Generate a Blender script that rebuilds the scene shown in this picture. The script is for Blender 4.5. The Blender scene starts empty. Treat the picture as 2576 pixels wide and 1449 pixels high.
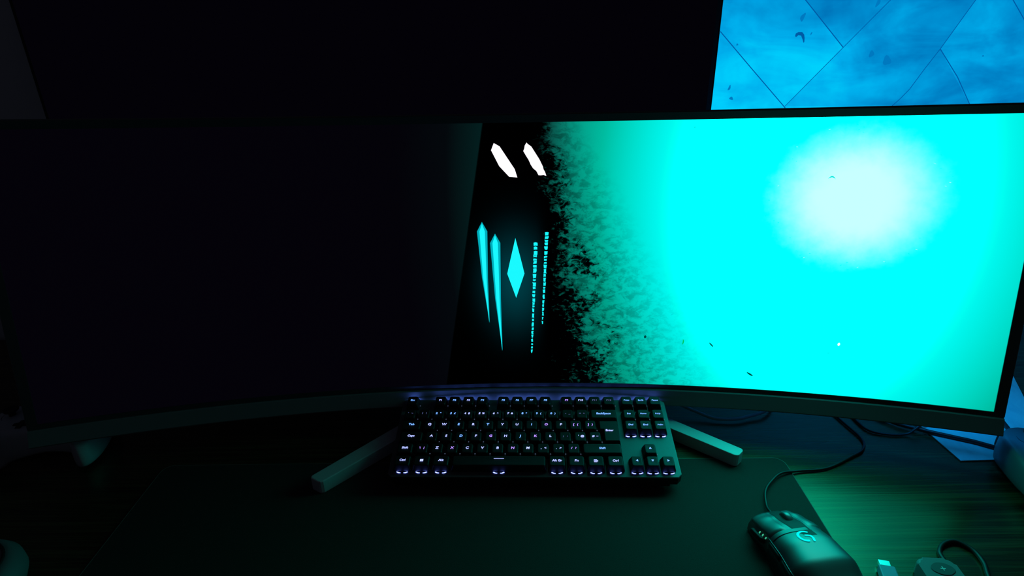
import bpy, bmesh, math, random
from mathutils import Vector, Matrix, Euler
random.seed(4)
S = bpy.context.scene
COL = S.collection
PI = math.pi

# ------------------------------------------------------------------ camera, world, lamps, exposure
cam_data = bpy.data.cameras.new('camera')
cam = bpy.data.objects.new('camera', cam_data)
COL.objects.link(cam)
S.camera = cam
F_PX = 1524.585
cam_data.sensor_width = 36.0
cam_data.sensor_fit = 'HORIZONTAL'
cam_data.lens = F_PX * 36.0 / 2576.0
cam_data.clip_start = 0.01
PITCH, YAW, ROLL = 0.41351, 0.00683, -0.01732
cp, sp = math.cos(PITCH), math.sin(PITCH)
Zr = Matrix.Rotation(YAW, 3, 'Z')
fwd = Zr @ Vector((0, cp, -sp)); upv = Zr @ Vector((0, sp, cp)); rt = Zr @ Vector((1, 0, 0))
c_, s_ = math.cos(ROLL), math.sin(ROLL)
rt2 = c_*rt + s_*upv; up2 = -s_*rt + c_*upv
M = Matrix((rt2, up2, -fwd)).transposed().to_4x4()
M.translation = Vector((0, 0, 0.52177))
cam.matrix_world = M

S.view_settings.view_transform = 'Standard'
S.view_settings.look = 'None'
S.view_settings.gamma = 1.0
S.view_settings.exposure = 0.0
S.view_settings.use_curve_mapping = False

world = bpy.data.worlds.new('night_room')
S.world = world
world.use_nodes = True
bg = world.node_tree.nodes['Background']
bg.inputs['Color'].default_value = (0.7, 0.75, 1.1, 1)
bg.inputs['Strength'].default_value = 0.011

UPPER = 1.0             # brightness of the blue picture on the upper display
SCREEN = 1.25           # brightness of the curved screen

# ------------------------------------------------------------------ materials
def mat(name, col, rough=0.5, metal=0.0, spec=0.5, noise=0.0, nscale=200, bump=0.0):
    m = bpy.data.materials.new(name); m.use_nodes = True
    nt = m.node_tree; b = nt.nodes['Principled BSDF']
    b.inputs['Base Color'].default_value = (*col, 1)
    b.inputs['Roughness'].default_value = rough
    b.inputs['Metallic'].default_value = metal
    b.inputs['Specular IOR Level'].default_value = spec
    if noise or bump:
        tc = nt.nodes.new('ShaderNodeTexCoord'); n = nt.nodes.new('ShaderNodeTexNoise')
        n.inputs['Scale'].default_value = nscale; n.inputs['Detail'].default_value = 4
        nt.links.new(tc.outputs['Object'], n.inputs['Vector'])
        if noise:
            mx = nt.nodes.new('ShaderNodeMix'); mx.data_type = 'RGBA'
            mx.inputs[6].default_value = tuple(c*(1-noise) for c in col) + (1,)
            mx.inputs[7].default_value = tuple(min(1, c*(1+noise)) for c in col) + (1,)
            nt.links.new(n.outputs['Fac'], mx.inputs[0]); nt.links.new(mx.outputs[2], b.inputs['Base Color'])
        if bump:
            bp = nt.nodes.new('ShaderNodeBump'); bp.inputs['Strength'].default_value = bump
            bp.inputs['Distance'].default_value = 0.0005
            nt.links.new(n.outputs['Fac'], bp.inputs['Height']); nt.links.new(bp.outputs['Normal'], b.inputs['Normal'])
    return m

def emis(name, col, strength):
    m = bpy.data.materials.new(name); m.use_nodes = True
    nt = m.node_tree; nt.nodes.clear()
    o = nt.nodes.new('ShaderNodeOutputMaterial'); e = nt.nodes.new('ShaderNodeEmission')
    e.inputs['Color'].default_value = (*col, 1); e.inputs['Strength'].default_value = strength
    nt.links.new(e.outputs[0], o.inputs[0])
    return m

class NT:
    """small helper for building math node graphs"""
    def __init__(s, nt): s.nt = nt
    def new(s, t, **k):
        n = s.nt.nodes.new(t)
        for a, v in k.items(): setattr(n, a, v)
        return n
    def put(s, sock, v):
        if isinstance(v, bpy.types.NodeSocket): s.nt.links.new(v, sock)
        else: sock.default_value = v
    def m(s, op, a, b=0.0, c=0.0):
        n = s.new('ShaderNodeMath', operation=op)
        s.put(n.inputs[0], a); s.put(n.inputs[1], b); s.put(n.inputs[2], c)
        return n.outputs[0]
    def step(s, x, e0, e1, o0=0.0, o1=1.0):
        n = s.new('ShaderNodeMapRange', interpolation_type='SMOOTHSTEP')
        s.put(n.inputs[0], x); s.put(n.inputs[1], e0); s.put(n.inputs[2], e1); s.put(n.inputs[3], o0); s.put(n.inputs[4], o1)
        return n.outputs[0]
    def mix(s, f, a, b, mode='MIX'):
        n = s.new('ShaderNodeMix', data_type='RGBA', blend_type=mode)
        s.put(n.inputs[0], f); s.put(n.inputs[6], a); s.put(n.inputs[7], b)
        return n.outputs[2]
    def noise(s, vec, scale, detail=3, rough=0.5, dist=0.0):
        n = s.new('ShaderNodeTexNoise'); s.put(n.inputs['Vector'], vec)
        n.inputs['Scale'].default_value = scale; n.inputs['Detail'].default_value = detail
        n.inputs['Roughness'].default_value = rough; n.inputs['Distortion'].default_value = dist
        return n.outputs['Fac']
    def ramp(s, x, stops):
        n = s.new('ShaderNodeValToRGB'); s.put(n.inputs[0], x)
        e = n.color_ramp.elements
        while len(e) < len(stops): e.new(0.5)
        for el, (p, c) in zip(e, stops): el.position = p; el.color = (*c, 1)
        return n.outputs[0]

# picture on the curved screen (uv given in metres across the panel)
def screen_material():
    m = bpy.data.materials.new('curved_screen_picture'); m.use_nodes = True
    nt = m.node_tree; nt.nodes.clear(); g = NT(nt)
    out = g.new('ShaderNodeOutputMaterial'); e = g.new('ShaderNodeEmission')
    uv = g.new('ShaderNodeUVMap'); sep = g.new('ShaderNodeSeparateXYZ')
    nt.links.new(uv.outputs[0], sep.inputs[0]); U, V = sep.outputs[0], sep.outputs[1]
    # soft brightness of the wallpaper
    du = g.m('DIVIDE', g.m('SUBTRACT', U, 0.365), 0.30); dv = g.m('DIVIDE', g.m('SUBTRACT', V, 0.235), 0.46)
    r = g.m('SQRT', g.m('ADD', g.m('MULTIPLY', du, du), g.m('MULTIPLY', dv, dv)))
    base = g.ramp(g.m('MULTIPLY', r, 0.5), [
        (0.0, (0, 1, .80)), (0.24, (0, 1, .80)), (0.31, (0, .74, .68)), (0.37, (0, .58, .48)), (0.43, (0, .40, .28)),
        (0.49, (0.001, .25, .18)), (0.545, (.004, .07, .06)), (0.62, (.003, .018, .020)), (0.66, (.001, .012, .012)), (0.74, (.001, .002, .003)), (0.84, (.0009, .0007, .002)), (1.0, (.0009, .0006, .002))])
    # pale disc with an uneven rim
    n1 = g.noise(uv.outputs[0], 55, 4, .6)
    eu = g.m('DIVIDE', g.m('SUBTRACT', U, 0.4034), 0.098); ev = g.m('DIVIDE', g.m('SUBTRACT', V, 0.2445), 0.084)
    er = g.m('SQRT', g.m('ADD', g.m('MULTIPLY', eu, eu), g.m('MULTIPLY', ev, ev)))
    er = g.m('ADD', er, g.m('MULTIPLY', g.m('SUBTRACT', n1, .5), .25))
    disc = g.step(er, 1.05, 0.35)
    comb = g.new('ShaderNodeCombineColor'); g.put(comb.inputs[0], g.m('MULTIPLY', disc, 0.118))
    col = g.mix(1.0, base, comb.outputs[0], 'ADD')
    # dark slab that breaks up into flakes on its right side
    mp = g.new('ShaderNodeMapping'); nt.links.new(uv.outputs[0], mp.inputs[0]); mp.inputs['Scale'].default_value = (1, 1.5, 1)
    mp.inputs['Rotation'].default_value = (0, 0, -0.5)
    fl = g.noise(mp.outputs[0], 120, 3, .65, .8)
    big = g.noise(uv.outputs[0], 22, 4, .6, .4)
    edge = g.m('ADD', 0.030, g.m('MULTIPLY', g.m('SUBTRACT', 0.336, V), 0.42))       # right reach of the flakes
    t = g.m('DIVIDE', g.m('SUBTRACT', U, 0.012), g.m('ADD', edge, 0.028))
    val = g.m('ADD', g.m('MULTIPLY', fl, .75), g.m('MULTIPLY', big, .75))
    lit = g.step(g.m('SUBTRACT', val, g.m('SUBTRACT', 1.17, g.m('MULTIPLY', t, .80))), -.09, .09)
    lit = g.m('MULTIPLY', lit, g.step(U, 0.018, 0.05))
    left = g.step(g.m('ADD', U, g.m('MULTIPLY', g.m('SUBTRACT', 0.336, V), 0.17)), -0.0305, -0.0330)
    keep = g.m('MAXIMUM', lit, left)
    haze = g.step(t, 0.2, 1.35, 0.50, 1.0)
    soft = g.noise(mp.outputs[0], 75, 5, .7, .4)
    haze = g.m('MULTIPLY', haze, g.m('SUBTRACT', 1.0, g.m('MULTIPLY', g.step(soft, .42, .62), g.step(t, 1.45, .6, 0, .55))))
    haze = g.m('MAXIMUM', haze, left)
    col = g.mix(1.0, col, g.mix(g.m('MULTIPLY', keep, haze), (.0009, .0006, .002, 1), (1, 1, 1, 1)), 'MULTIPLY')
    # halo around the glowing streaks
    hu = g.m('DIVIDE', g.m('SUBTRACT', U, 0.004), 0.038); hv = g.m('DIVIDE', g.m('SUBTRACT', V, 0.14), 0.06)
    hh = g.m('EXPONENT', g.m('MULTIPLY', g.m('ADD', g.m('MULTIPLY', hu, hu), g.m('MULTIPLY', hv, hv)), -1.3))
    glow = g.mix(g.m('MULTIPLY', hh, g.step(U, .05, .03)), (0, 0, 0, 1), (0.0, .035, .045, 1))
    col = g.mix(1.0, col, glow, 'ADD')
    nt.links.new(col, e.inputs[0]); nt.links.new(g.step(r, .62, .20, SCREEN, SCREEN*3.9), e.inputs[1])
    nt.links.new(e.outputs[0], out.inputs[0])
    return m

def wood_desk():
    m = bpy.data.materials.new('brown_wood_desktop'); m.use_nodes = True
    nt = m.node_tree; b = nt.nodes['Principled BSDF']; g = NT(nt)
    tc = g.new('ShaderNodeTexCoord'); mp = g.new('ShaderNodeMapping'); nt.links.new(tc.outputs['Object'], mp.inputs[0])
    mp.inputs['Scale'].default_value = (3, 150, 1); mp.inputs['Rotation'].default_value = (0, 0, .03)
    n1 = g.noise(mp.outputs[0], 1.0, 5, .6, .6)
    mp2 = g.new('ShaderNodeMapping'); nt.links.new(tc.outputs['Object'], mp2.inputs[0])
    mp2.inputs['Scale'].default_value = (9, 420, 1); mp2.inputs['Rotation'].default_value = (0, 0, .03)
    n2 = g.noise(mp2.outputs[0], 1.0, 3, .5, .3)
    v = g.m('ADD', g.m('MULTIPLY', n1, .6), g.m('MULTIPLY', n2, .4))
    col = g.ramp(v, [(0.38, (.012, .007, .003)), (0.5, (.040, .027, .010)), (0.60, (.085, .060, .024))])
    nt.links.new(col, b.inputs['Base Color'])
    b.inputs['Roughness'].default_value = 0.27
    b.inputs['Specular IOR Level'].default_value = 1.0
    b.inputs['Specular Tint'].default_value = (1, .95, .55, 1)      # warm varnish
    bp = g.new('ShaderNodeBump'); bp.inputs['Strength'].default_value = .5; bp.inputs['Distance'].default_value = .0006
    nt.links.new(v, bp.inputs['Height']); nt.links.new(bp.outputs[0], b.inputs['Normal'])
    return m

def wall_wood(name, c0, c1, sc=1.0):
    m = bpy.data.materials.new(name); m.use_nodes = True
    nt = m.node_tree; b = nt.nodes['Principled BSDF']; g = NT(nt)
    tc = g.new('ShaderNodeTexCoord')
    mp = g.new('ShaderNodeMapping'); nt.links.new(tc.outputs['Object'], mp.inputs[0])
    mp.inputs['Rotation'].default_value = (0, .85, 0); mp.inputs['Scale'].default_value = (26*sc, 9*sc, 7*sc)
    n = g.noise(mp.outputs[0], 1.0, 5, .62, .7)
    n2 = g.noise(tc.outputs['Object'], 7*sc, 3, .5, .4)
    v = g.m('ADD', g.m('MULTIPLY', n, .55), g.m('MULTIPLY', n2, .45))
    col = g.ramp(v, [(0.32, c0), (0.62, c1)])
    nt.links.new(col, b.inputs['Base Color']); b.inputs['Roughness'].default_value = .75
    b.inputs['Specular IOR Level'].default_value = .2
    return m

MT = dict(
    black=mat('black_satin_plastic', (.012, .012, .013), .38),
    bezel=mat('matt_black_border', (.045, .045, .048), .30, spec=.6),
    black_matte=mat('black_matte_plastic', (.010, .010, .011), .7, bump=.3, nscale=900),
    gloss=mat('dark_matt_panel', (.010, .009, .014), .65, spec=.15),
    chin=mat('dark_grey_satin_plastic', (.17, .17, .175), .40),
    shell=mat('charcoal_plastic_shell', (.05, .05, .055), .5),
    silver=mat('silver_painted_metal', (.68, .68, .70), .40, metal=.2, noise=.04),
    deck=mat('grey_brushed_deck', (.16, .165, .17), .42, metal=.5, noise=.06),
    key=mat('black_keycap_plastic', (.010, .010, .011), .50, bump=.2, nscale=1500),
    pad=mat('charcoal_cloth_mat', (.045, .040, .034), .85, bump=.8, nscale=1600, noise=.12, spec=.3),
    pad_edge=mat('mat_stitched_edge', (.16, .15, .13), .7),
    cable=mat('black_rubber_cable', (.014, .014, .016), .45),
    cable_g=mat('grey_braided_cable', (.22, .22, .26), .6, noise=.3, nscale=1200),
    mouse=mat('mouse_soft_black', (.040, .041, .041), .40, spec=1.0),
    mouse_g=mat('mouse_grip_rubber', (.006, .006, .007), .6),
    mouse_grey=mat('mouse_grey_wheel', (.22, .23, .24), .35, metal=.5),
    pad_ctl=mat('controller_plastic', (.13, .14, .16), .42),
    pale_ctl=mat('pale_controller_plastic', (.55, .57, .60), .35),
    ctl_dark=mat('controller_black_rubber', (.014, .014, .017), .6),
    floor=mat('dark_floor', (.05, .04, .035), .6, noise=.2, nscale=5),
    steel=mat('bright_steel', (.85, .85, .85), .25, metal=1.0),
    usb=mat('blue_grey_plastic', (.28, .38, .55), .4),
    remote=mat('grey_remote_plastic', (.19, .20, .21), .5),
    remote_btn=mat('dark_remote_button', (.09, .095, .10), .5),
    mark=mat('pale_printed_mark', (.75, .75, .75), .5),
    white_mark=mat('pale_rim', (.3, .3, .32), .5),
    desk=wood_desk(),
    wall=mat('painted_wall', (.62, .64, .66), .85, noise=.08, nscale=30),
    sheet=wall_wood('pale_streaked_sheet', (.52, .58, .60), (.76, .80, .78), 1.6),
    strip=emis('added_blue_strip', (.0, .36, 1.0), 26.0),
    scr=screen_material(),
    white=emis('screen_white', (1, .93, 1), 1.15),
    cyan=emis('screen_cyan', (.01, .95, 1), 1.0),
    cyan_dim=emis('screen_soft_cyan', (.0, .42, .50), 1.0),
    fleck=emis('screen_dark_fleck', (.0, .06, .05), 1.0),
    fleck_g=emis('screen_green_fleck', (.0, .55, .12), 1.0),
    fleck_t=emis('screen_teal_fleck', (.0, .45, .40), 1.0),
    lg_white=emis('legend_white_blue', (.36, .42, 1.0), 2.0),
    lg_violet=emis('legend_violet', (.40, .24, 1.0), 1.8),
    lg_cyan=emis('legend_cyan_blue', (.16, .38, 1.0), 1.9),
    lg_dim=emis('legend_dim', (.10, .12, .30), 1.0),
    lg_faint=emis('legend_faint', (.035, .05, .06), 1.0),
    led=emis('key_backlight', (.14, .20, 1.0), 12.0),
    led_back=emis('key_backlight_rear', (.10, .22, 1.0), 110.0),
    led_dim=emis('key_backlight_spill', (.25, .32, .55), .45),
    mlogo=emis('mouse_logo_light', (.0, .85, .80), 1.2),
    dpi=emis('mouse_indicator_light', (.05, .55, .30), .8),
)

_b = MT['mouse'].node_tree.nodes['Principled BSDF']; _b.inputs['Coat Weight'].default_value = 1.0; _b.inputs['Coat Roughness'].default_value = .42

# ------------------------------------------------------------------ mesh helpers
def obj(name, bm, mats, parent=None, smooth=False, loc=None, rot=None):
    me = bpy.data.meshes.new(name)
    bmesh.ops.recalc_face_normals(bm, faces=bm.faces[:])
    bm.to_mesh(me); bm.free()
    for m in (mats if isinstance(mats, (list, tuple)) else [mats]): me.materials.append(MT[m] if isinstance(m, str) else m)
    if smooth:
        for p in me.polygons: p.use_smooth = True
    o = bpy.data.objects.new(name, me); COL.objects.link(o)
    if parent: o.parent = parent
    if loc is not None: o.location = loc
    if rot is not None: o.rotation_euler = rot
    return o

def thing(name, label, cat, loc=(0, 0, 0), rot=(0, 0, 0), group=None):
    o = bpy.data.objects.new(name, None); COL.objects.link(o)
    o.location = loc; o.rotation_euler = rot; o.empty_display_size = .02
    o['label'] = label; o['category'] = cat
    if group: o['group'] = group
    return o

def tag(o, label, cat, group=None):
    o['label'] = label; o['category'] = cat
    if group: o['group'] = group
    return o

def box(bm, x0, x1, y0, y1, z0, z1, bev=0.0, seg=2, mi=0):
    r = bmesh.ops.create_cube(bm, size=1)
    vs = r['verts']
    for v in vs:
        v.co = Vector((x0 + (v.co.x+.5)*(x1-x0), y0 + (v.co.y+.5)*(y1-y0), z0 + (v.co.z+.5)*(z1-z0)))
    fs = list({f for v in vs for f in v.link_faces})
    for f in fs: f.material_index = mi
    if bev:
        es = list({e for v in vs for e in v.link_edges})
        bmesh.ops.bevel(bm, geom=es, offset=bev, segments=seg, affect='EDGES', profile=.5)
    return vs

def prism(bm, pts, z0, z1, bev=0.0, seg=2, mi=0):
    lo = [bm.verts.new((x, y, z0)) for x, y in pts]; hi = [bm.verts.new((x, y, z1)) for x, y in pts]
    n = len(pts); fs = [bm.faces.new(lo[::-1]), bm.faces.new(hi)]
    for i in range(n): fs.append(bm.faces.new((lo[i], lo[(i+1) % n], hi[(i+1) % n], hi[i])))
    for f in fs: f.material_index = mi
    if bev:
        es = list({e for f in fs[:2] for e in f.edges})
        bmesh.ops.bevel(bm, geom=es, offset=bev, segments=seg, affect='EDGES', profile=.5)
    return fs

def catmull(pts, n=8):
    P = [Vector(p) for p in pts]; P = [2*P[0]-P[1]] + P + [2*P[-1]-P[-2]]
    out = []
    for i in range(1, len(P)-2):
        for k in range(n):
            t = k/n
            out.append(.5*((2*P[i]) + (-P[i-1]+P[i+1])*t + (2*P[i-1]-5*P[i]+4*P[i+1]-P[i+2])*t*t + (-P[i-1]+3*P[i]-3*P[i+1]+P[i+2])*t**3))
    out.append(P[-2]); return out

def tube(bm, pts, r, seg=10, n=8, mi=0):
    C = catmull(pts, n) if n > 1 else [Vector(p) for p in pts]
    rings = []; up = Vector((0, 0, 1))
    for i, p in enumerate(C):
        t = (C[min(i+1, len(C)-1)] - C[max(i-1, 0)]).normalized()
        a = t.cross(up)
        if a.length < 1e-4: a = t.cross(Vector((0, 1, 0)))
        a.normalize(); b = t.cross(a).normalized()
        rr = r(i/(len(C)-1)) if callable(r) else r
        rings.append([bm.verts.new(p + rr*(math.cos(2*PI*k/seg)*a + math.sin(2*PI*k/seg)*b)) for k in range(seg)])
    for A, B in zip(rings, rings[1:]):
        for k in range(seg): bm.faces.new((A[k], A[(k+1) % seg], B[(k+1) % seg], B[k])).material_index = mi
    bm.faces.new(rings[0][::-1]).material_index = mi; bm.faces.new(rings[-1]).material_index = mi

def lathe(bm, prof, seg=40, mi=0, cx=0, cy=0, cz=0):
    rings = []
    for r, z in prof:
        rings.append([bm.verts.new((cx+max(r, 1e-5)*math.cos(2*PI*k/seg), cy+max(r, 1e-5)*math.sin(2*PI*k/seg), cz+z)) for k in range(seg)])
    for A, B in zip(rings, rings[1:]):
        for k in range(seg): bm.faces.new((A[k], A[(k+1) % seg], B[(k+1) % seg], B[k])).material_index = mi
    bm.faces.new(rings[0][::-1]).material_index = mi; bm.faces.new(rings[-1]).material_index = mi

def struct(name, bm, m):
    o = obj(name, bm, m); o['kind'] = 'structure'; return o

# ------------------------------------------------------------------ the setting
WY = 1.0
bm = bmesh.new(); box(bm, -2.6, 2.6, -1.6, WY+.1, -.80, -.74); struct('floor', bm, 'floor')

bm = bmesh.new(); box(bm, -2.6, 2.6, WY, WY+.1, -.74, 1.75); struct('wall_back', bm, 'wall')

# ------------------------------------------------------------------ desk
desk = thing('desk', 'brown wood-grain desk carrying the curved monitor and keyboard', 'desk', (0, 0, -.74))
bm = bmesh.new(); box(bm, -1.25, 1.15, .10, .985, .708, .74, .002); obj('desktop', bm, 'desk', desk)
for x in (-1.2, 1.05):
    for y in (.16, .89):
        bm = bmesh.new(); box(bm, x, x+.05, y, y+.05, 0, .708, .002); obj('leg', bm, 'shell', desk)

# desk mat
def rrect(x0, x1, y0, y1, r, n=6):
    out = []
    for cx, cy, a0 in ((x1-r, y1-r, 0), (x0+r, y1-r, 90), (x0+r, y0+r, 180), (x1-r, y0+r, 270)):
        for k in range(n+1):
            a = math.radians(a0+90*k/n); out.append((cx+r*math.cos(a), cy+r*math.sin(a)))
    return out
mt = thing('desk_mat', 'large charcoal cloth mat under the keyboard and mouse', 'desk mat', (0, 0, 0))
bm = bmesh.new(); prism(bm, rrect(-.458, .3405, .225, .628, .014), 0.0, .0015, .0004); obj('cloth', bm, 'pad', mt)
bm = bmesh.new()
ring = [Vector((x, y, .0010)) for x, y in rrect(-.4582, .3407, .2248, .6282, .014)]
tube(bm, [tuple(p) for p in ring] + [tuple(ring[0])], .0007, 6, 1); obj('stitched_edge', bm, 'pad_edge', mt)

# ------------------------------------------------------------------ curved monitor
K_ = 1.036      # the panel is 1.19 m wide
R0, TILT, MX, MY, MZ = 1.5868*K_, .15966, -.00514*K_, .69182*K_, .52177-K_*(.52177-.07961)
HW, HH = .5739, .336
ct, st = math.cos(TILT), math.sin(TILT)
ORG = Vector((0, .76, 0))
def scr(u, v, off=0.0):
    """point on the panel; off > 0 is towards the viewer"""
    u, v = u*K_, v*K_
    a = u/R0
    x = (R0-off)*math.sin(a); y = -(R0 - (R0-off)*math.cos(a))
    y = -R0 + (R0-off)*math.cos(a)
    return Vector((MX+x, MY + y*ct + v*st, MZ - y*st + v*ct)) - ORG
mon = thing('curved_monitor', 'very wide curved monitor showing a cyan glowing picture on silver feet', 'monitor', tuple(ORG))
def strip(bm, us, sect, closed=True, mi=0):
    """sweep a (v, off) section along the curve"""
    rings = [[bm.verts.new(scr(u, v, o)) for v, o in sect] for u in us]
    n = len(sect)
    for A, B in zip(rings, rings[1:]):
        for k in range(n if closed else n-1): bm.faces.new((A[k], A[(k+1) % n], B[(k+1) % n], B[k])).material_index = mi
    if closed: bm.faces.new(rings[0][::-1]); bm.faces.new(rings[-1])
def lin(a, b, n): return [a+(b-a)*i/n for i in range(n+1)]
# screen
bm = bmesh.new(); uvl = bm.loops.layers.uv.new('metres')
us, vs = lin(-HW, HW, 96), lin(0, HH, 12)
G = [[bm.verts.new(scr(u, v)) for v in vs] for u in us]
for i in range(96):
    for j in range(12):
        f = bm.faces.new((G[i][j], G[i+1][j], G[i+1][j+1], G[i][j+1]))
        for l, (a, b) in zip(f.loops, ((i, j), (i+1, j), (i+1, j+1), (i, j+1))): l[uvl].uv = (us[a], vs[b])
def mark(pts, mi, off=.0003):
    bm.faces.new([bm.verts.new(scr(u, v, off)) for u, v in pts]).material_index = mi
def rough_poly(pts, amp, n=5):
    out = []
    for (a, b), (c, d) in zip(pts, pts[1:]+pts[:1]):
        for k in range(n):
            t = k/n; out.append((a+(c-a)*t+random.uniform(-amp, amp), b+(d-b)*t+random.uniform(-amp, amp)))
    return out
# two plain white shards
mark([(-.0225, .304), (-.019, .3125), (-.012, .3085), (.006, .281), (.009, .271), (-.001, .272), (-.013, .285)], 1)
mark(rough_poly([(.017, .303), (.020, .3120), (.027, .308), (.040, .284), (.044, .273), (.035, .274), (.025, .286)], .0007, 3), 1)
# plain cyan lozenge with straight streaks beside it
mark([(.0055, .196), (.0135, .163), (.0165, .150), (.0055, .118), (-.0055, .150), (-.0025, .163)], 2)
for u0, top, bot, w in ((-.036, .205, .085, .0034), (-.020, .190, .046, .0034), (.031, .190, .046, .0032), (.045, .203, .083, .0030)):
    if u0 < 0:
        mark([(u0-w*1.9, top), (u0, top+.012), (u0+w*1.9, top), (u0+w*.8+.003, (top+bot)/2), (u0+.0065, bot), (u0-w*.8+.001, (top+bot)/2)], 3, .0002)
        mark([(u0-w, top), (u0, top+.010), (u0+w, top), (u0+w*.6+.002, (top+bot)/2), (u0+.006, bot), (u0-w*.4+.001, (top+bot)/2)], 2)
    else:
        y = top
        while y > bot:
            h = random.uniform(.002, .006); ww = w*(.35+.65*(y-bot)/(top-bot))
            x = u0 - .006*(top-y)/(top-bot)
            mark(rough_poly([(x-ww*.8, y), (x+ww*.8, y), (x+ww*.7, y-h), (x-ww*.7, y-h)], .0004, 2), 2); y -= h+random.uniform(.0006, .0022)
# stray flecks in the picture
def fleck(u, v, a, L, w, mi, bend=0.0):
    pts = []
    for s in (1, -1):
        for k in range(7):
            t = (k/6-.5)*s; ww = w*math.cos(t*PI)**.6 if abs(t) < .499 else 0
            x, y = t*L, s*ww + bend*(t*t-.1)
            pts.append((u+x*math.cos(a)-y*math.sin(a), v+x*math.sin(a)+y*math.cos(a)))
    mark(pts, mi, .0004)
fleck(.172, .0658, 1.3, .0045, .0016, 4); fleck(.2199, .0601, 1.45, .008, .0008, 5, .004); fleck(.2551, .0577, -.8, .0085, .0008, 4)
fleck(.3049, .0203, -.55, .010, .0011, 4); fleck(.3933, .0549, -.05, .006, .0005, 6); fleck(.2047, .0966, .55, .005, .0005, 6, -.004)
fleck(.375, .2684, -.05, .0085, .0008, 6, -.012); fleck(.2192, .3272, .3, .0024, .0008, 6); fleck(.404, .0672, 1.4, .0044, .0014, 1)
fleck(.081, .0625, .3, .0022, .0008, 4)
for _ in range(46):
    a = random.uniform(0, 2*PI); rr = random.uniform(.92, 1.1)
    fleck(.4034+.092*rr*math.cos(a), .2445+.077*rr*math.sin(a), random.uniform(-.5, .5), random.uniform(.0012, .0034), random.uniform(.0002, .0005), random.choice((6, 6, 7)))
MT['fleck_p'] = emis('screen_pale_fleck', (.25, 1, 1), 1.1)
MT['fleck_c'] = emis('screen_mid_cyan_fleck', (0, .72, .72), 1.0)
obj('screen', bm, ['scr', 'white', 'cyan', 'cyan_dim', 'fleck', 'fleck_g', 'fleck_c', 'fleck_p'], mon)
# black border
BW, BT, BB = .0105, .0095, .0062
bm = bmesh.new()
usF = lin(-HW-BW, HW+BW, 80)
strip(bm, usF, [(HH, -.004), (HH, .0006), (HH+BT-.001, .0040), (HH+BT, .0034), (HH+BT, -.004)])
strip(bm, usF, [(-BB, -.004), (-BB, .0012), (0, .0012), (0, -.004)])
for s in (-1, 1):
    strip(bm, sorted([s*HW, s*(HW+BW*.5), s*(HW+BW)]), [(0, -.004), (0, .0012), (HH, .0012), (HH, -.004)])
obj('bezel', bm, 'bezel', mon)
# slim grey edge running round the back of the border
bm = bmesh.new()
strip(bm, usF, [(HH+BT, -.009), (HH+BT, -.0015), (HH+BT+.0012, -.0015), (HH+BT+.0012, -.009)])
for s in (-1, 1):
    strip(bm, sorted([s*(HW+BW), s*(HW+BW+.0014)]), [(-BB, -.010), (-BB, -.0012), (HH+BT, -.0012), (HH+BT, -.010)])
obj('edge_trim', bm, 'chin', mon)
# chin bar under the screen
bm = bmesh.new()
strip(bm, usF, [(-BB, -.014), (-BB, .0030), (-BB-.0010, .0042), (-BB-.0185, .0092), (-BB-.0202, .0080), (-BB-.0202, -.014)])
obj('chin_bar', bm, 'chin', mon)
# rear shell
bm = bmesh.new()
rings = []
for u in lin(-HW-BW, HW+BW, 48):
    k = max(0.0, 1-abs(u)/(HW+BW)); d = .012 + .042*(k**.5)
    prof = [(-BB-.02, -.004), (.0, -.009), (.05, -.004-d*.55), (.10, -.004-d*.92), (.17, -.004-d), (.27, -.004-d*.85), (HH+BT-.01, -.004-d*.4), (HH+BT, -.0045)]
    rings.append([bm.verts.new(scr(u, v, o)) for v, o in prof])
for A, B in zip(rings, rings[1:]):
    for k in range(7): bm.faces.new((A[k], A[k+1], B[k+1], B[k]))
    bm.faces.new((A[7], A[0], B[0], B[7]))
bm.faces.new(rings[0]); bm.faces.new(rings[-1][::-1])
obj('rear_shell', bm, 'shell', mon, smooth=True)
# unseen blue strip, added behind the right end to light the pale sheet
bm = bmesh.new(); strip(bm, lin(.525, .575, 6), [(.04, -.034), (.04, -.037), (.19, -.037), (.19, -.034)])
obj('added_light_strip', bm, 'strip', mon)
# stand: column, joint and two splayed feet
bm = bmesh.new(); box(bm, -.035, .035, .845-ORG.y, .870-ORG.y, .018, .36, .008, 3); obj('stand_column', bm, 'silver', mon)
bm = bmesh.new(); box(bm, -.05, .05, .785-ORG.y, .846-ORG.y, .17, .27, .01, 3); obj('stand_joint', bm, 'shell', mon)
bm = bmesh.new(); prism(bm, [(x, y-ORG.y) for x, y in ((-.055, .80), (.055, .80), (.06, .87), (.03, .90), (-.03, .90), (-.06, .87))], .0, .020, .002); obj('stand_hub', bm, 'silver', mon)
def foot(A, B, inner0, inner1, nm):
    q = [Vector(p) for p in (A, B, inner1, inner0)]
    # round the two tip corners a little
    a, b, c, d = q
    ab = (b-a).normalized(); ad = (d-a).normalized(); bc = (c-b).normalized(); r = .004
    pts = [a+ad*r, a+(ab+ad)*r*.35, a+ab*r, b-ab*r, b+(bc-ab)*r*.35, b+bc*r, c, d]
    f = bmesh.new(); prism(f, [(p.x, p.y-ORG.y) for p in pts], 0, .0180, .0012)
    bmesh.ops.translate(f, verts=f.verts[:], vec=(0, 0, .0016)); return obj(nm, f, 'silver', mon)
foot((-.2547, .5822), (-.2380, .5715), (-.020, .842), (.002, .823), 'foot')
foot((.2877, .6230), (.2748, .6101), (.012, .862), (-.004, .845), 'foot')
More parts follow.
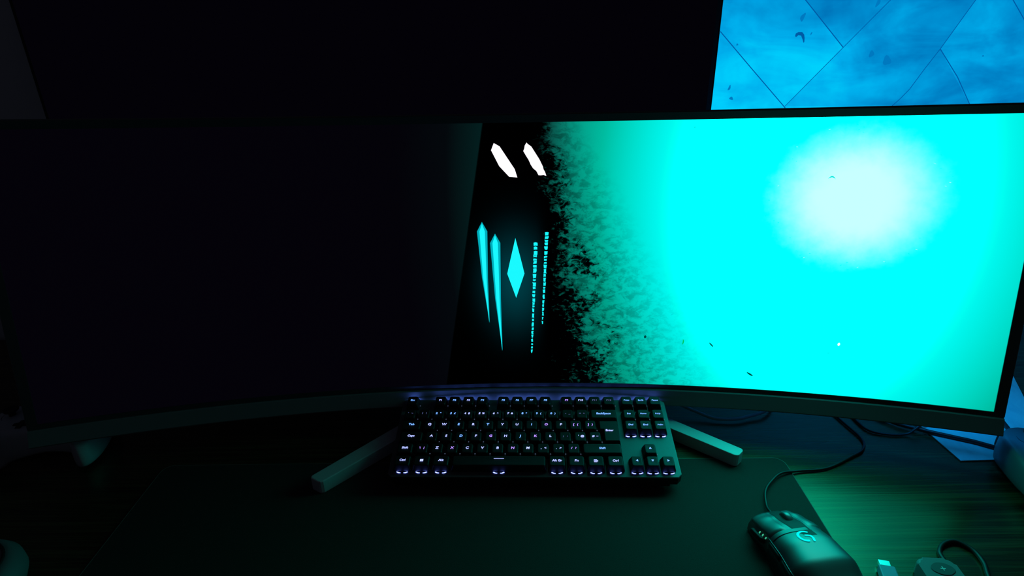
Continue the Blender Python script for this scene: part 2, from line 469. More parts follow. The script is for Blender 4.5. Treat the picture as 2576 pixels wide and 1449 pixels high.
# the keyboard half hides the feet; the mat slides under them
# ------------------------------------------------------------------ two displays on the wall above
def planks_material(name, k):
    """blue-toned picture of wooden boards shown on the upper display; k = tone of the board"""
    m = bpy.data.materials.new(name); m.use_nodes = True
    nt = m.node_tree; nt.nodes.clear(); g = NT(nt)
    out = g.new('ShaderNodeOutputMaterial'); e = g.new('ShaderNodeEmission')
    tc = g.new('ShaderNodeTexCoord'); sep = g.new('ShaderNodeSeparateXYZ'); nt.links.new(tc.outputs['Object'], sep.inputs[0])
    X, Z = sep.outputs[0], sep.outputs[2]
    d = g.m('SQRT', g.m('ADD', g.m('POWER', g.m('ABSOLUTE', X), 2.0), g.m('POWER', g.m('MULTIPLY', Z, 1.7), 2.0)))
    mp = g.new('ShaderNodeMapping'); nt.links.new(tc.outputs['Object'], mp.inputs[0])
    mp.inputs['Rotation'].default_value = (0, .80, 0); mp.inputs['Scale'].default_value = (3.2, 1, 9)
    n1 = g.noise(mp.outputs[0], 2.2, 5, .55, .6); n2 = g.noise(tc.outputs['Object'], 9, 4, .6, .3)
    n = g.m('ADD', g.m('MULTIPLY', n1, .6), g.m('MULTIPLY', n2, .4))
    v = g.m('ADD', g.m('SUBTRACT', g.m('ADD', g.m('MULTIPLY', g.m('SUBTRACT', n, .5), 1.5), .62), g.m('MULTIPLY', g.m('MINIMUM', d, .55), .75)), k)
    v = g.m('ADD', v, g.step(d, .30, 0, 0, .16))
    col = g.ramp(v, [(0, (0, .13, .42)), (.28, (0, .27, .64)), (.50, (0, .42, .84)), (.72, (0, .60, .97)), (1, (0, .74, 1))])
    nt.links.new(col, e.inputs[0]); e.inputs[1].default_value = UPPER
    nt.links.new(e.outputs[0], out.inputs[0]); return m
MT['board'] = planks_material('picture_pale_boards', 0.0)
MT['board_mid'] = planks_material('picture_mid_boards', -.13)
MT['board_seam'] = emis('picture_board_seams', (0, .10, .36), UPPER)
MT['board_soft'] = emis('picture_board_knots', (0, .19, .52), UPPER)

PX, PZ, PY = .3012, .3935, .955           # lower left corner of the lit picture
up = thing('wall_display', 'bright blue display showing wooden boards above the right half of the curved monitor', 'display', (PX, PY, PZ))
FW, FH = .60, .34
bm = bmesh.new()
for a in ((-.0012, FW+.006, -.006, 0), (-.0012, FW+.006, FH, FH+.006), (-.0012, 0, 0, FH), (FW, FW+.006, 0, FH)):
    box(bm, a[0], a[1], -.0012, .026, a[2], a[3])
obj('frame', bm, 'black_matte', up)
bm = bmesh.new(); box(bm, .0, FW, .004, .026, .0, FH); obj('rear_housing', bm, 'black_matte', up)
bm = bmesh.new(); box(bm, .18, .42, .026, .0449, .08, .26, .003); obj('wall_bracket', bm, 'shell', up)
Q = lambda x, z: (x*.955-PX, .52177-(.52177-z)*.955-PZ)     # traced on the wall, brought onto the panel
bm = bmesh.new()
def face(pts, y, mi): bm.faces.new([bm.verts.new((x, y, z)) for x, z in pts]).material_index = mi
face([(0, 0), (FW, 0), (FW, FH), (0, FH)], 0, 0)
def seam(pts, w=.0013, mi=2):
    for (x0, z0), (x1, z1) in zip(pts, pts[1:]):
        x0, z0 = Q(x0, z0); x1, z1 = Q(x1, z1)
        d = Vector((x1-x0, z1-z0)).normalized(); n = Vector((-d.y, d.x))*w*.5
        face([(x0+n.x, z0+n.y), (x0-n.x, z0-n.y), (x1-n.x, z1-n.y), (x1+n.x, z1+n.y)], -.0004, mi)
# darker boards
for poly in ([(.4324, .392), (.5076, .478), (.5648, .543), (.72, .72), (.78, .72), (.6917, .541), (.657, .4735), (.6247, .4152), (.605, .391)],
             [(.657, .4735), (.6247, .4152), (.605, .391), (.7250, .391)], [(.5076, .478), (.438, .545), (.33, .66), (.66, .66), (.5648, .543)]):
    face([Q(*q) for q in poly], -.0002, 1)
seam([(.3165, .5035), (.37, .4510), (.4335, .3895)])
seam([(.4324, .392), (.5076, .478), (.5648, .543), (.72, .72)], .0009)
seam([(.5076, .478), (.438, .545), (.325, .658)])
seam([(.79, .735), (.6917, .541), (.657, .4735), (.64, .444), (.6247, .4152), (.6135, .401), (.6025, .3895)], .0011)
seam([(.657, .4735), (.695, .432), (.7265, .3895)])
seam([(.62, .69), (.7474, .54), (.7726, .513), (.89, .3895)])
seam([(.7726, .513), (.90, .68)])
def knot(cx, cz, rx, rz, a=0, mi=3, n=14, hook=False):
    cx, cz = Q(cx, cz); pts = []
    if hook:       # small curled split in the wood
        o = [(-.0075, .0010), (-.0070, .0042), (-.0035, .0062), (.0020, .0060), (.0055, .0025), (.0068, -.0020), (.0074, -.0075), (.0062, -.0085), (.0042, -.0040), (.0012, .0012), (-.0030, .0018), (-.0060, -.0008)]
        pts = [(cx+x, cz+z) for x, z in o]
    else:
        for k in range(n):
            t = 2*PI*k/n; w = 1+.18*math.sin(3*t+cx*90); x, z = rx*math.cos(t)*w, rz*math.sin(t)*w
            pts.append((cx+x*math.cos(a)-z*math.sin(a), cz+x*math.sin(a)+z*math.cos(a)))
    face(pts, -.0005, mi)
knot(.4388, .4945, 0, 0, hook=True, mi=2)
knot(.438, .5215, .0028, .0058, -.4); knot(.3405, .4215, .0016, .0040, -.3); knot(.3455, .4055, .0030, .0022, -.4)
knot(.3445, .4847, .0014, .0014); knot(.553, .468, .0036, .0046, -.2); knot(.579, .458, .0056, .0070, .5)
knot(.455, .4985, .0009, .0022, -.4); knot(.547, .5395, .0025, .0058, -.3); knot(.7255, .4625, .0014, .0012)
obj('screen', bm, ['board', 'board_mid', 'board_seam', 'board_soft'], up)

tv = thing('television', 'large black-screened television above the dark left half of the curved monitor', 'television', (-.2168, .955, .385))
bm = bmesh.new(); box(bm, -.499, .5163, -.0012, .020, 0, .575, .0015); obj('frame', bm, 'black_matte', tv)
MT['black_screen_glow'] = emis('black_screen_glow', (.0009, .0006, .002), 1.0)  # faint glow put into the dark screen to lift its black level
bm = bmesh.new(); box(bm, -.493, .5100, -.0022, -.0012, .008, .567); obj('screen', bm, 'black_screen_glow', tv)
bm = bmesh.new(); box(bm, -.15, .15, .020, .0449, .12, .42, .004); obj('wall_bracket', bm, 'shell', tv)

# ------------------------------------------------------------------ keyboard
U_ = .01905*.985
KX, KY, KYAW, KT = -.15259*.985, .69707*.985, -.02422, .21561
RK = Euler((KT, 0, KYAW), 'XYZ').to_matrix()
OFF = Vector((9.1*U_, -2.9*U_, -.0450))
korg = Vector((KX, KY, .52177-.985*(.52177-.0505))) + RK @ OFF
kb = thing('keyboard', 'black mechanical keyboard with blue-white glowing legends on the desk mat', 'keyboard', tuple(korg), (KT, 0, KYAW))
DECK = -.0105
def kl(c, r, z): return Vector((c*U_, -r*U_, z)) - OFF
bm = bmesh.new()
x0, x1, y0, y1, ch = -.30, 18.55, -.58, 6.10, .25
out = [(x0+ch, y0), (x1-ch, y0), (x1, y0+ch), (x1, y1-ch), (x1-ch, y1), (x0+ch, y1), (x0, y1-ch), (x0, y0+ch)]
prism(bm, [tuple(kl(c, r, 0).xy) for c, r in out][::-1], DECK-.0135-OFF.z, DECK-.003-OFF.z, .001); obj('case', bm, 'black_matte', kb)
bm = bmesh.new(); prism(bm, [tuple(kl(c, r, 0).xy) for c, r in out][::-1], DECK-.003-OFF.z, DECK-OFF.z, .0009); obj('deck_plate', bm, 'deck', kb)
for c in (1.6, 16.6):
    bm = bmesh.new()
    p = kl(c, .2, DECK-.0135)
    box(bm, p.x-.012, p.x+.012, p.y-.004, p.y+.004, p.z-.0300, p.z, .001); obj('flip_foot', bm, 'black_matte', kb)
bm = bmesh.new(); p, q = kl(.4, 6.0, DECK-.0135), kl(17.9, 4.9, DECK-.0135)
box(bm, p.x, q.x, p.y, q.y, p.z-.0062, p.z, .001); obj('front_rest', bm, 'black_matte', kb)
_keys = {}
def key_mesh(w, h):
    if (w, h) in _keys: return _keys[(w, h)]
    b = bmesh.new(); bx, by = w*U_/2-.0007, h*U_/2-.0007; tx, ty = bx-.0026, by-.0021
    z0, z1 = DECK+.0012, 0.0
    n = 4
    def ring(X, Y, z, r, dy=0):
        return [b.verts.new((x, y+dy, z)) for x, y in rrect(-X, X, -Y, Y, r, n)]
    rings = [ring(bx, by, z0, .0012), ring(bx-.0001, by-.0001, z0+.001, .0012), ring(tx+.0006, ty+.0006, z1-.0009, .0022, .0003), ring(tx, ty, z1-.0002, .0022, .0003), ring(tx-.001, ty-.001, z1-.0001, .002, .0003)]
    for A, B in zip(rings, rings[1:]):
        for k in range(len(A)): b.faces.new((A[k], A[(k+1) % len(A)], B[(k+1) % len(A)], B[k]))
    b.faces.new(rings[0][::-1])
    c = b.verts.new((0, .0003, z1-.0004)); T = rings[-1]
    for k in range(len(T)): b.faces.new((T[k], T[(k+1) % len(T)], c))
    bmesh.ops.recalc_face_normals(b, faces=b.faces[:])
    me = bpy.data.meshes.new('key_cap'); b.to_mesh(me); b.free(); me.materials.append(MT['key'])
    _keys[(w, h)] = me; return me
def enter_mesh():
    b = bmesh.new(); g_ = .0007
    def outl(ins):
        X0, X1, XL = -.75*U_+g_+ins, .75*U_-g_-ins, -.5*U_+g_+ins
        Y1, Y0, YM = U_-g_-ins, -U_+g_+ins, g_+ins
        return [(XL, Y0), (X1, Y0), (X1, Y1), (X0, Y1), (X0, YM), (XL, YM)]
    rings = []
    for ins, z in ((0, DECK+.0012), (.0001, DECK+.0022), (.0020, -.0009), (.0026, -.0002)):
        rings.append([b.verts.new((x, y, z)) for x, y in outl(ins)])
    for A, B in zip(rings, rings[1:]):
        for k in range(6): b.faces.new((A[k], A[(k+1) % 6], B[(k+1) % 6], B[k]))
    b.faces.new(rings[0][::-1]); b.faces.new(rings[-1])
    bmesh.ops.recalc_face_normals(b, faces=b.faces[:])
    me = bpy.data.meshes.new('key_cap'); b.to_mesh(me); b.free(); me.materials.append(MT['key']); return me
_dg = None
def text_mesh(s, size, sx=1.18, ox=0, oy=0, b=None, z=.00025, shear=0.12):
    cu = bpy.data.curves.new('t', 'FONT'); cu.body = s; cu.size = size; cu.align_x = 'CENTER'; cu.align_y = 'CENTER'
    cu.offset = size*.022; cu.resolution_u = 3; cu.shear = shear
    o = bpy.data.objects.new('t', cu); COL.objects.link(o)
    dg = bpy.context.evaluated_depsgraph_get(); me = bpy.data.meshes.new_from_object(o.evaluated_get(dg))
    b = b or bmesh.new(); n0 = len(b.verts)
    b.from_mesh(me); b.verts.ensure_lookup_table()
    for v in b.verts[n0:]: v.co = Vector((v.co.x*sx+ox, v.co.y+oy, z))
    bpy.data.objects.remove(o); bpy.data.curves.remove(cu); bpy.data.meshes.remove(me)
    return b
def quad(b, pts, z=.00025):
    b.faces.new([b.verts.new((x, y, z)) for x, y in pts])
def bar(b, x0, y0, x1, y1, w, z=.00025):
    d = Vector((x1-x0, y1-y0)).normalized(); n = Vector((-d.y, d.x))*w/2
    quad(b, [(x0+n.x, y0+n.y), (x0-n.x, y0-n.y), (x1-n.x, y1-n.y), (x1+n.x, y1+n.y)], z)
def led_mesh(front=True, back=False, gap=True):
    b = bmesh.new(); z = DECK+.0004
    if front:
        for s in (-1, 1):
            quad(b, [(s*.0018, -.0104), (s*.0034, -.0103), (s*.0062, -.0091), (s*.0070, -.0095), (s*.0044, -.0108), (s*.0020, -.0109)], z)
    if back:
        quad(b, [(-.0055, .0098), (.0055, .0098), (.0055, .0106), (-.0055, .0106)], z); b.faces.ensure_lookup_table(); b.faces[-1].material_index = 2
    if gap:
        quad(b, [(.0088, -.0012), (.0098, -.0012), (.0098, -.0002), (.0088, -.0002)], z); b.faces.ensure_lookup_table(); b.faces[-1].material_index = 1
    me = bpy.data.meshes.new('backlight'); b.to_mesh(me); b.free(); me.materials.append(MT['led']); me.materials.append(MT['led_dim']); me.materials.append(MT['led_back']); return me
LEDS = {'f': led_mesh(True, False, True), 'g': led_mesh(False, False, True), 'b': led_mesh(False, True, True), 'o': led_mesh(True, False, False)}
CL = ['lg_white', 'lg_violet', 'lg_cyan', 'lg_white', 'lg_white']
def add_key(c, r, w, leg, led='g', color=None, size=.0044, h=1, sub=None):
    me = enter_mesh() if leg == 'Enter' else key_mesh(w, h)
    k = bpy.data.objects.new('key_cap', me); COL.objects.link(k); k.parent = kb; k.location = kl(c, r, 0)
    b = bmesh.new(); ly = .0003
    if leg == 'WIN':
        for i in (0, 1):
            for j in (0, 1):
                x, y = -.0019+i*.0020, -.0016+j*.0017
                quad(b, [(x, y), (x+.0018, y+.0001), (x+.0020, y+.0016), (x+.0002, y+.0015)])
    elif leg == 'MENU':
        for q in ((-.0022, .0016, .0010, .0016), (-.0022, -.0016, .0010, -.0016), (-.0022, -.0016, -.0022, .0016), (.0010, -.0016, .0010, .0016), (-.0014, .0004, .0004, .0004), (-.0014, -.0006, .0004, -.0006)): bar(b, *q, .0006)
        quad(b, [(.0010, -.0012), (.0028, -.0002), (.0010, .0008)])
    elif leg == 'SPACE': bar(b, -.0062, .0030, .0062, .0030, .0007)
    elif leg in ('UP', 'DOWN', 'LEFT', 'RIGHT'):
        a = {'UP': 0, 'LEFT': PI/2, 'DOWN': PI, 'RIGHT': -PI/2}[leg]
        quad(b, [(x*math.cos(a)-y*math.sin(a), x*math.sin(a)+y*math.cos(a)+.0008) for x, y in ((-.0016, -.0012), (.0016, -.0012), (0, .0016))])
    elif '|' in leg and len(leg) > 1:
        p, q = leg.split('|', 1)
        text_mesh(p, size, ox=-.0024, oy=ly, b=b); text_mesh(q, size*.92, ox=.0026, oy=ly, b=b)
    else:
        text_mesh(leg, size, oy=ly, b=b, sx=1.2 if len(leg) < 4 else 1.06)
    o = obj('legend', b, color or random.choice(CL), k)
    if sub:
        b = text_mesh(sub, .0022, oy=-.0042, z=.0001); obj('small_legend', b, 'lg_faint', k)
    o = bpy.data.objects.new('backlight', LEDS[led]); COL.objects.link(o); o.parent = k
    return k
R = [0, 1.25, 2.25, 3.25, 4.25, 5.25]
add_key(.5, R[0], 1, 'Esc', 'b', 'lg_cyan', .0036)
for i in range(12):
    add_key(2.5+i+(i//4)*.5, R[0], 1, 'F%d' % (i+1), 'b', random.choice(['lg_white', 'lg_dim', 'lg_violet', 'lg_cyan']), .0038)
for i, s in enumerate(('Prtsc', 'Scrlk', 'Pause')): add_key(15.75+i, R[0], 1, s, 'b', 'lg_cyan', .0034)
for i, s in enumerate(('`|¬', '1|!', '2|"', '3|£', '4|$', '5|%', '6|^', '7|&', '8|*', '9|(', '0|)', '-|_', '=|+')):
    add_key(.5+i, R[1], 1, s, 'g', 'lg_dim' if i < 2 or i > 10 else ('lg_white' if 3 < i < 8 else 'lg_cyan'), .0042)
add_key(14, R[1], 2, 'BackSpace', 'g', 'lg_cyan', .0042)
add_key(.75, R[2], 1.5, 'Tab', 'g', 'lg_cyan', .0042)
for i, s in enumerate('QWERTYUIOP'): add_key(2+i, R[2], 1, s, size=.0046)
add_key(12, R[2], 1, '[|{', size=.0042); add_key(13, R[2], 1, ']|}', size=.0042, color='lg_violet')
add_key(14.25, (R[2]+R[3])/2, 1.5, 'Enter', 'g', 'lg_white', .0042)
add_key(.875, R[3], 1.75, 'Caps', 'g', 'lg_white', .0042)
for i, s in enumerate('ASDFGHJKL'): add_key(2.25+i, R[3], 1, s, size=.0046)
add_key(11.25, R[3], 1, ';|:', size=.0042, color='lg_dim'); add_key(12.25, R[3], 1, "'|@", size=.0042); add_key(13.25, R[3], 1, '#|~', size=.0042)
add_key(.625, R[4], 1.25, 'Shift', 'g', 'lg_white', .0042)
add_key(1.75, R[4], 1, '\\||', size=.0042, color='lg_violet')
for i, s in enumerate('ZXCVBNM'): add_key(2.75+i, R[4], 1, s, size=.0046)
add_key(9.75, R[4], 1, ',|<', size=.0044); add_key(10.75, R[4], 1, '.|>', size=.0044); add_key(11.75, R[4], 1, '/|?', size=.0042)
add_key(13.625, R[4], 2.75, 'Shift', 'g', 'lg_cyan', .0042)
for c, s in ((.625, 'Ctrl'), (1.875, 'WIN'), (3.125, 'Alt'), (10.625, 'Alt Gr'), (11.875, 'Fn'), (13.125, 'MENU'), (14.375, 'Ctrl')):
    add_key(c, R[5], 1.25, s, 'o', 'lg_white', .0042)
add_key(6.875, R[5], 6.25, 'SPACE', 'o', 'lg_white')
for i, s in enumerate(('Ins', 'Home', 'PgUp')): add_key(15.75+i, R[1], 1, s, 'g', 'lg_cyan', .0030 if len(s) > 3 else .0036, sub='M%d' % (i+1) if False else None)
for i, s in enumerate(('Del', 'End', 'PgDn')): add_key(15.75+i, R[2], 1, s, 'o', 'lg_cyan', .0030 if len(s) > 3 else .0036)
add_key(16.75, R[4], 1, 'UP', 'g', 'lg_cyan')
for i, s in enumerate(('LEFT', 'DOWN', 'RIGHT')): add_key(15.75+i, R[5], 1, s, 'o', 'lg_cyan')

bm = bmesh.new()
tube(bm, [(.186, .712, .034), (.2216, .7296, .020), (.2535, .7195, .010), (.2778, .7086, .0055), (.3054, .7066, .0055), (.330, .7130, .006), (.3568, .7250, .008), (.38, .76, .010), (.39, .82, .010), (.36, .90, .010)], .0024, 10)
tag(obj('keyboard_cable', bm, 'cable_g', smooth=True), 'thick grey-blue cable looping out behind the keyboard under the monitor', 'cable')

# ------------------------------------------------------------------ mouse
def interp(x, X, Y):
    if x <= X[0]: return Y[0]
    for a, b, c, d in zip(X, X[1:], Y, Y[1:]):
        if x <= b:
            t = (x-a)/(b-a); t = t*t*(3-2*t)*.5 + t*.5; return c+(d-c)*t
    return Y[-1]
MYs = [-.066, -.060, -.045, -.022, .003, .030, .050, .062, .066]
MWL = [.003, .020, .033, .037, .034, .031, .032, .031, .026]
MWR = [.003, .020, .034, .038, .036, .033, .029, .022, .014]
MHs = [.008, .021, .034, .040, .038, .031, .024, .019, .016]
def msurf(y, th, off=0.0):
    """th: 0 = right side at the mat, 90 = top, 180 = left side"""
    t = math.radians(th); wl, wr, h = interp(y, MYs, MWL), interp(y, MYs, MWR), interp(y, MYs, MHs)
    c, s = math.cos(t), math.sin(t); e = .62
    w = wr if c > 0 else wl
    x = (w+off)*math.copysign(abs(c)**e, c); z = (h+off)*abs(s)**e
    return Vector((x, y, z+.0032))
ms = thing('computer_mouse', 'black wired gaming mouse with glowing round logo at the mat edge', 'mouse', (.293, .452, 0), (0, 0, math.radians(9)))
bm = bmesh.new(); NY, NTH = 56, 40
ys = [-.066+.132*(.5-.5*math.cos(PI*i/NY)) for i in range(NY+1)]
G = [[bm.verts.new(msurf(y, 180*j/NTH)) for j in range(NTH+1)] for y in ys]
for i in range(NY):
    for j in range(NTH): bm.faces.new((G[i][j], G[i+1][j], G[i+1][j+1], G[i][j+1]))
for g0, g1 in zip(G, G[1:]): bm.faces.new((g0[0], g0[-1], g1[-1], g1[0]))
bm.faces.new(G[0]); bm.faces.new(G[-1][::-1])
obj('shell', bm, 'mouse', ms, smooth=True)
def patch(name, y0, y1, ta, tb, off, m, ny=18, nt=10, smooth=True, skew=0.0):
    b = bmesh.new(); A = []
    for i in range(ny+1):
        row = []
        for j in range(nt+1):
            y = y0+(y1-y0)*i/ny; th = ta(y)+(tb(y)-ta(y))*j/nt if callable(ta) else ta+(tb-ta)*j/nt
            y += skew*(j/nt-.5)
            ed = min(i, ny-i, j, nt-j); o = off*(0 if ed == 0 else 1)
            row.append(b.verts.new(msurf(y, th, o)))
        A.append(row)
    for i in range(ny):
        for j in range(nt): b.faces.new((A[i][j], A[i+1][j], A[i+1][j+1], A[i][j+1]))
    return obj(name, b, m, ms, smooth=smooth)
patch('left_button', .026, .0655, lambda y: 100+2*math.sin(y*40), lambda y: 150, .0010, 'mouse')
patch('right_button', .026, .0640, lambda y: 30, lambda y: 76, .0010, 'mouse')
patch('centre_channel', .010, .0655, lambda y: 80-(.03-y)*60 if y > .03 else 80, lambda y: 97-max(0, .035-y)*300, .0004, 'mouse_g')
patch('top_band', .0195, .0250, 78, 150, .0006, 'mouse_grey' if False else 'mouse')
patch('thumb_button', -.026, -.002, 152, 163, .0016, 'mouse_g', 10, 6)
patch('thumb_button', -.001, .024, 152, 163, .0016, 'mouse_g', 10, 6)
patch('sniper_button', .030, .052, 160, 172, .0045, 'mouse_g', 10, 6)
patch('edge_highlight', -.030, .030, 149.2, 150.6, .0012, 'mouse_grey', 20, 2)  # highlight along the thumb-button edge, painted as a grey line
patch('side_grip', -.048, .022, 165, 178, .0010, 'mouse_g', 16, 6)
for k in range(3): patch('indicator_light', .0405-k*.0052, .0420-k*.0052, 153, 160, .0012, 'dpi', 2, 4)
bm = bmesh.new(); N = 26
for i in range(N):
    pass
prof = [(.0078, -.0036), (.0094, -.0034), (.0104, -.002), (.0106, 0), (.0104, .002), (.0094, .0034), (.0078, .0036)]
lathe(bm, prof, 30)
for v in bm.verts:
    if (v.co.xy.length > .0100) and int(round(math.atan2(v.co.y, v.co.x)/(2*PI/30))) % 2: v.co.x *= .965; v.co.y *= .965
bmesh.ops.rotate(bm, verts=bm.verts[:], cent=(0, 0, 0), matrix=Matrix.Rotation(PI/2, 3, 'Y'))
pt = msurf(.046, 89)
bmesh.ops.translate(bm, verts=bm.verts[:], vec=(pt.x, .046, pt.z-.0050)); obj('scroll_wheel', bm, 'mouse_grey', ms, smooth=True)
# round logo: open ring with an inner hook
def on_shell(x, y, off=.0006):
    lo, hi = 5.0, 175.0
    for _ in range(24):
        mid = (lo+hi)/2
        if msurf(y, mid).x > x: lo = mid
        else: hi = mid
    p = msurf(y, mid); return Vector((x, y, p.z+off))
bm = bmesh.new(); LX, LY = -.0015, .010
def stroke(pts, w):
    ca, sa = math.cos(-.45)*1.12, math.sin(-.45)*1.12
    P = [Vector((x*ca-y*sa, x*sa+y*ca)) for x, y in pts]; L, Rr = [], []
    for i, p in enumerate(P):
        d = (P[min(i+1, len(P)-1)]-P[max(i-1, 0)]).normalized(); n = Vector((-d.y, d.x))*w/2
        L.append(p+n); Rr.append(p-n)
    for i in range(len(P)-1):
        bm.faces.new([bm.verts.new(on_shell(LX+q.x, LY+q.y)) for q in (L[i], Rr[i], Rr[i+1], L[i+1])])
    for e in (P[0], P[-1]):
        bm.faces.new([bm.verts.new(on_shell(LX+e.x+w/2*math.cos(2*PI*k/12), LY+e.y+w/2*math.sin(2*PI*k/12), .00065)) for k in range(12)])
stroke([(.0062*math.cos(math.radians(a)), .0070*math.sin(math.radians(a))) for a in range(72, 297, 9)], .0026)
stroke([(.0002, .0008), (.0022, .0012), (.0044, .0012)], .0024); stroke([(.0044, .0012), (.0060, -.0015), (.0066, -.0050)], .0024)
obj('logo', bm, 'mlogo', ms)
bm = bmesh.new()
tube(bm, [(.2868, .5155, .010), (.2849, .5260, .009), (.2860, .5400, .0058), (.2940, .5640, .0052), (.3080, .5812, .0052), (.3257, .5951, .0052), (.3504, .6012, .0028), (.3876, .6064, .0022), (.4279, .6268, .0022), (.450, .640, .0022), (.461, .662, .0022), (.455, .70, .0022), (.44, .78, .0022), (.43, .835, .0022)], .0016, 8)
tag(obj('mouse_cable', bm, 'cable', smooth=True), 'thin black mouse cable curving back from the mouse across the mat edge', 'cable')

# ------------------------------------------------------------------ game controllers
def controller(name, label, loc, rz, group, skin='pad_ctl'):
    t = thing(name, label, 'controller', loc, (0, 0, rz), group)
    # outline of the body, x to the right, y away from the player
    half = [(0, .040), (.022, .043), (.045, .046), (.060, .043), (.071, .032), (.076, .012), (.080, -.012), (.081, -.038), (.076, -.058), (.067, -.066), (.056, -.060), (.046, -.042), (.036, -.028), (.020, -.022), (0, -.021)]
    ptsR = catmull([(x, y, 0) for x, y in half], 4)
    ring = [(p.x, p.y) for p in ptsR] + [(-p.x, p.y) for p in ptsR[::-1]][1:-1]
    b = bmesh.new(); rings = []
    def hz(x, y): return .021 + .006*math.exp(-((abs(x)-.04)/.03)**2) - .10*max(0, -.02-y)*.55
    for k, (s, zf) in enumerate(((.80, -.95), (.93, -.75), (.99, -.35), (1.0, 0), (.985, .45), (.93, .78), (.82, .95), (.60, 1.0))):
        rr = []
        for x, y in ring:
            # pull towards the spine so the grips stay rounded
            cx = math.copysign(min(abs(x), .058), x); cy = max(min(y, .022), -.046) if abs(x) > .04 else max(min(y, .02), -.004)
            X, Y = cx+(x-cx)*s, cy+(y-cy)*s
            h = hz(x, y); z = .026 + zf*h*(.85 if zf < 0 else .9)
            rr.append(b.verts.new((X, Y, z)))
        rings.append(rr)
    n = len(ring)
    for A, B in zip(rings, rings[1:]):
        for k in range(n): b.faces.new((A[k], A[(k+1) % n], B[(k+1) % n], B[k]))
    for rr, fl in ((rings[0], True), (rings[-1], False)):
        f = b.faces.new(rr[::-1] if fl else rr)
    bmesh.ops.triangulate(b, faces=[f for f in b.faces if len(f.verts) > 6])
    zmin = min(v.co.z for v in b.verts)
    for v in b.verts: v.co.z -= zmin
    dz = -zmin
    obj('body', b, skin, t, smooth=True)
    top = .026+.0235+dz-.002
    for sx, sy in ((-.045, .020), (.023, -.006)):
        b = bmesh.new(); lathe(b, [(.0145, -.004), (.0145, .0015), (.0130, .0025), (.0118, .0010), (.006, .0004)], 30, cx=sx, cy=sy, cz=top-.002)
        wl = obj('stick_well', b, 'ctl_dark', t, smooth=True)
        b = bmesh.new(); lathe(b, [(.0045, -.004), (.004, .006), (.0085, .0085), (.0092, .0100), (.0085, .0112), (.0060, .0106), (.0005, .0100)], 26, cx=sx, cy=sy, cz=top)
        obj('thumb_stick', b, 'ctl_dark', t, smooth=True)
    b = bmesh.new()
    prism(b, [(-.026, .003), (-.020, .003), (-.020, -.003), (-.014, -.003), (-.014, -.009), (-.020, -.009), (-.020, -.015), (-.026, -.015), (-.026, -.009), (-.032, -.009), (-.032, -.003), (-.026, -.003)], top-.004, top+.0025, .0005); obj('direction_pad', b, 'ctl_dark', t)
    for dx, dy in ((0, .011), (.011, 0), (0, -.011), (-.011, 0)):
        b = bmesh.new(); lathe(b, [(.005, -.004), (.005, .0015), (.004, .0028), (.001, .003)], 18, cx=.046+dx, cy=.020+dy, cz=top); obj('button', b, 'ctl_dark', t, smooth=True)
    for s in (-1, 1):
        b = bmesh.new(); box(b, min(s*.030, s*.062), max(s*.030, s*.062), .036, .049, .016+dz, .034+dz, .004, 3); obj('shoulder_button', b, 'ctl_dark', t, smooth=True)
    return t
controller('game_controller', 'dark game controller at the right frame edge on the pale sheet', (.668, .580, .0021), math.radians(-4), None)
controller('game_controller', 'pale game controller below the left end of the curved monitor', (-.636, .672, 0), math.radians(11), None, 'pale_ctl')

# ------------------------------------------------------------------ pale sheet and cables at the right
bm = bmesh.new(); prism(bm, [(.563, .6177), (.63, .6195), (.745, .620), (.745, .748), (.785, .83), (.61, .838), (.556, .70)], .0003, .0019, .0003)
tag(obj('paper_sheet', bm, 'sheet'), 'pale streaky sheet with an angled edge lying under the right end of the monitor', 'sheet')
bm = bmesh.new(); tube(bm, [(.505, .835, .0042), (.497, .79, .0042), (.500, .735, .0042), (.520, .698, .0042), (.548, .678, .0050), (.575, .664, .0050), (.600, .652, .0050), (.632, .636, .0050), (.66, .66, .0050), (.68, .74, .0050), (.70, .86, .0032), (.70, .90, .0032)], .0028, 10)
tag(obj('power_cable', bm, 'cable', smooth=True), 'straight thick black cable lying across the pale sheet', 'cable')
bm = bmesh.new(); tube(bm, [(.478, .76, .0022), (.475, .73, .0022), (.4755, .698, .0022), (.4818, .6799, .0022), (.5041, .6716, .0022), (.526, .6715, .0030), (.537, .6745, .0080), (.547, .6790, .0118), (.557, .684, .0115), (.566, .690, .0115), (.58, .71, .0125), (.60, .76, .006), (.615, .832, .0045)], .0017, 10)
tag(obj('thin_cable', bm, 'cable', smooth=True), 'thin black cable curving across the thick cable at the corner of the pale sheet', 'cable')

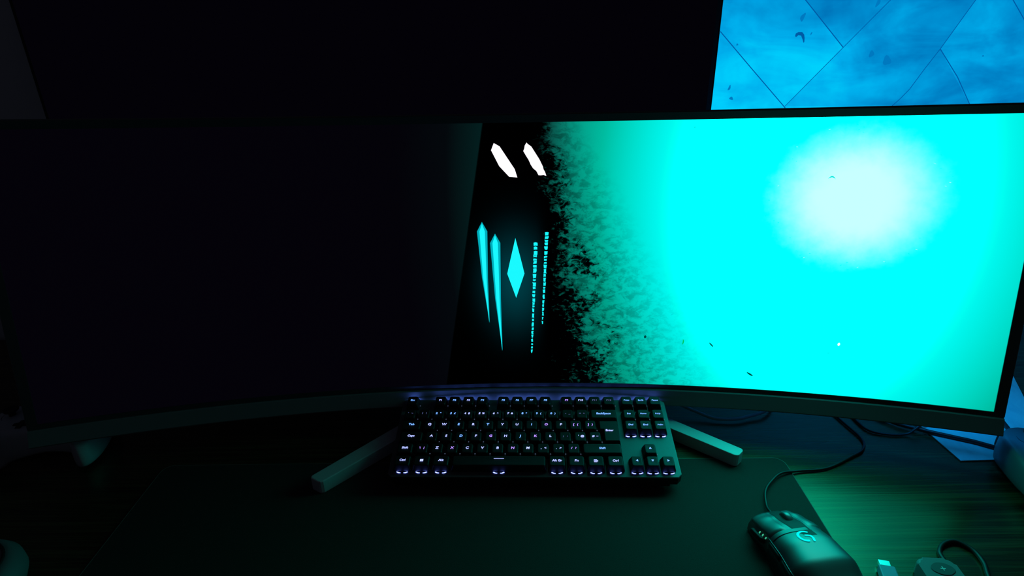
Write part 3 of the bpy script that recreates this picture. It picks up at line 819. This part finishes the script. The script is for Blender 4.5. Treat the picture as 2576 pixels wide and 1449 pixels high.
# ------------------------------------------------------------------ bottom right: usb stick, remote, cable loop
t = thing('usb_stick', 'small blue-grey usb stick with bright metal plug beside the mouse', 'usb stick', (.3735, .4520, 0), (0, 0, math.radians(-14)))
bm = bmesh.new(); box(bm, -.0052, .0052, -.0004, .0080, .0030, .0075, .0004); obj('metal_plug', bm, 'steel', t)
bm = bmesh.new(); box(bm, -.0078, .0078, -.046, -.0004, .0005, .0098, .0012); obj('plastic_body', bm, 'usb', t)
t = thing('remote_control', 'small grey remote with an oval plus button in the bottom right corner', 'remote', (.4175, .420, 0), (0, 0, math.radians(-4)))
bm = bmesh.new(); prism(bm, rrect(-.0185, .0185, -.085, .034, .008, 8), .0002, .0165, .003, 3); obj('body', bm, 'remote', t, smooth=False)
def oval(bm, cx, cy, rx, ry, z0, z1): prism(bm, [(cx+rx*math.cos(2*PI*k/28), cy+ry*math.sin(2*PI*k/28)) for k in range(28)], z0, z1, .0005, 1)
bm = bmesh.new(); oval(bm, .002, .020, .0115, .0075, .0155, .0172); b1 = obj('plus_button', bm, 'remote_btn', t)
bm = bmesh.new(); bar(bm, -.0005, .020, .0045, .020, .0010, .0174); bar(bm, .002, .0175, .002, .0225, .0010, .0175); obj('plus_mark', bm, 'mark', b1)
bm = bmesh.new(); oval(bm, .002, .001, .0115, .0085, .0155, .0172); b2 = obj('speaker_button', bm, 'remote_btn', t)
bm = bmesh.new(); quad(bm, [(-.003, .0025), (-.001, .0025), (.002, .0050), (.002, -.003), (-.001, -.0005), (-.003, -.0005)], .0174)
bar(bm, .0035, -.002, .0045, .004, .0009, .0174); obj('speaker_mark', bm, 'mark', b2)
bm = bmesh.new(); tube(bm, [(.4405, .452, .0030), (.4405, .462, .0028), (.4430, .4735, .0028), (.4540, .4840, .0028), (.4687, .4872, .0028), (.4790, .4760, .0028), (.4790, .4592, .0028), (.4720, .4426, .0028), (.460, .41, .0028), (.455, .34, .0028)], .0024, 10)
tag(obj('looped_cable', bm, 'cable', smooth=True), 'black cable making a hook-shaped loop beside the grey remote', 'cable')

# ------------------------------------------------------------------ lower left: domed speaker
t = thing('round_speaker', 'round domed desktop speaker cut off at the bottom left corner', 'speaker', (-.555, .432, 0))
bm = bmesh.new(); lathe(bm, [(.040, 0), (.050, .004), (.054, .014), (.053, .024), (.047, .032), (.040, .036), (.038, .0345), (.030, .036), (.020, .0385), (.008, .040), (0, .0402)], 48); obj('body', bm, 'remote', t, smooth=True)
bm = bmesh.new(); lathe(bm, [(.0405, .0345), (.0400, .0372), (.0375, .0372), (.0370, .0345)], 48); obj('ring', bm, 'ctl_dark', t, smooth=True)
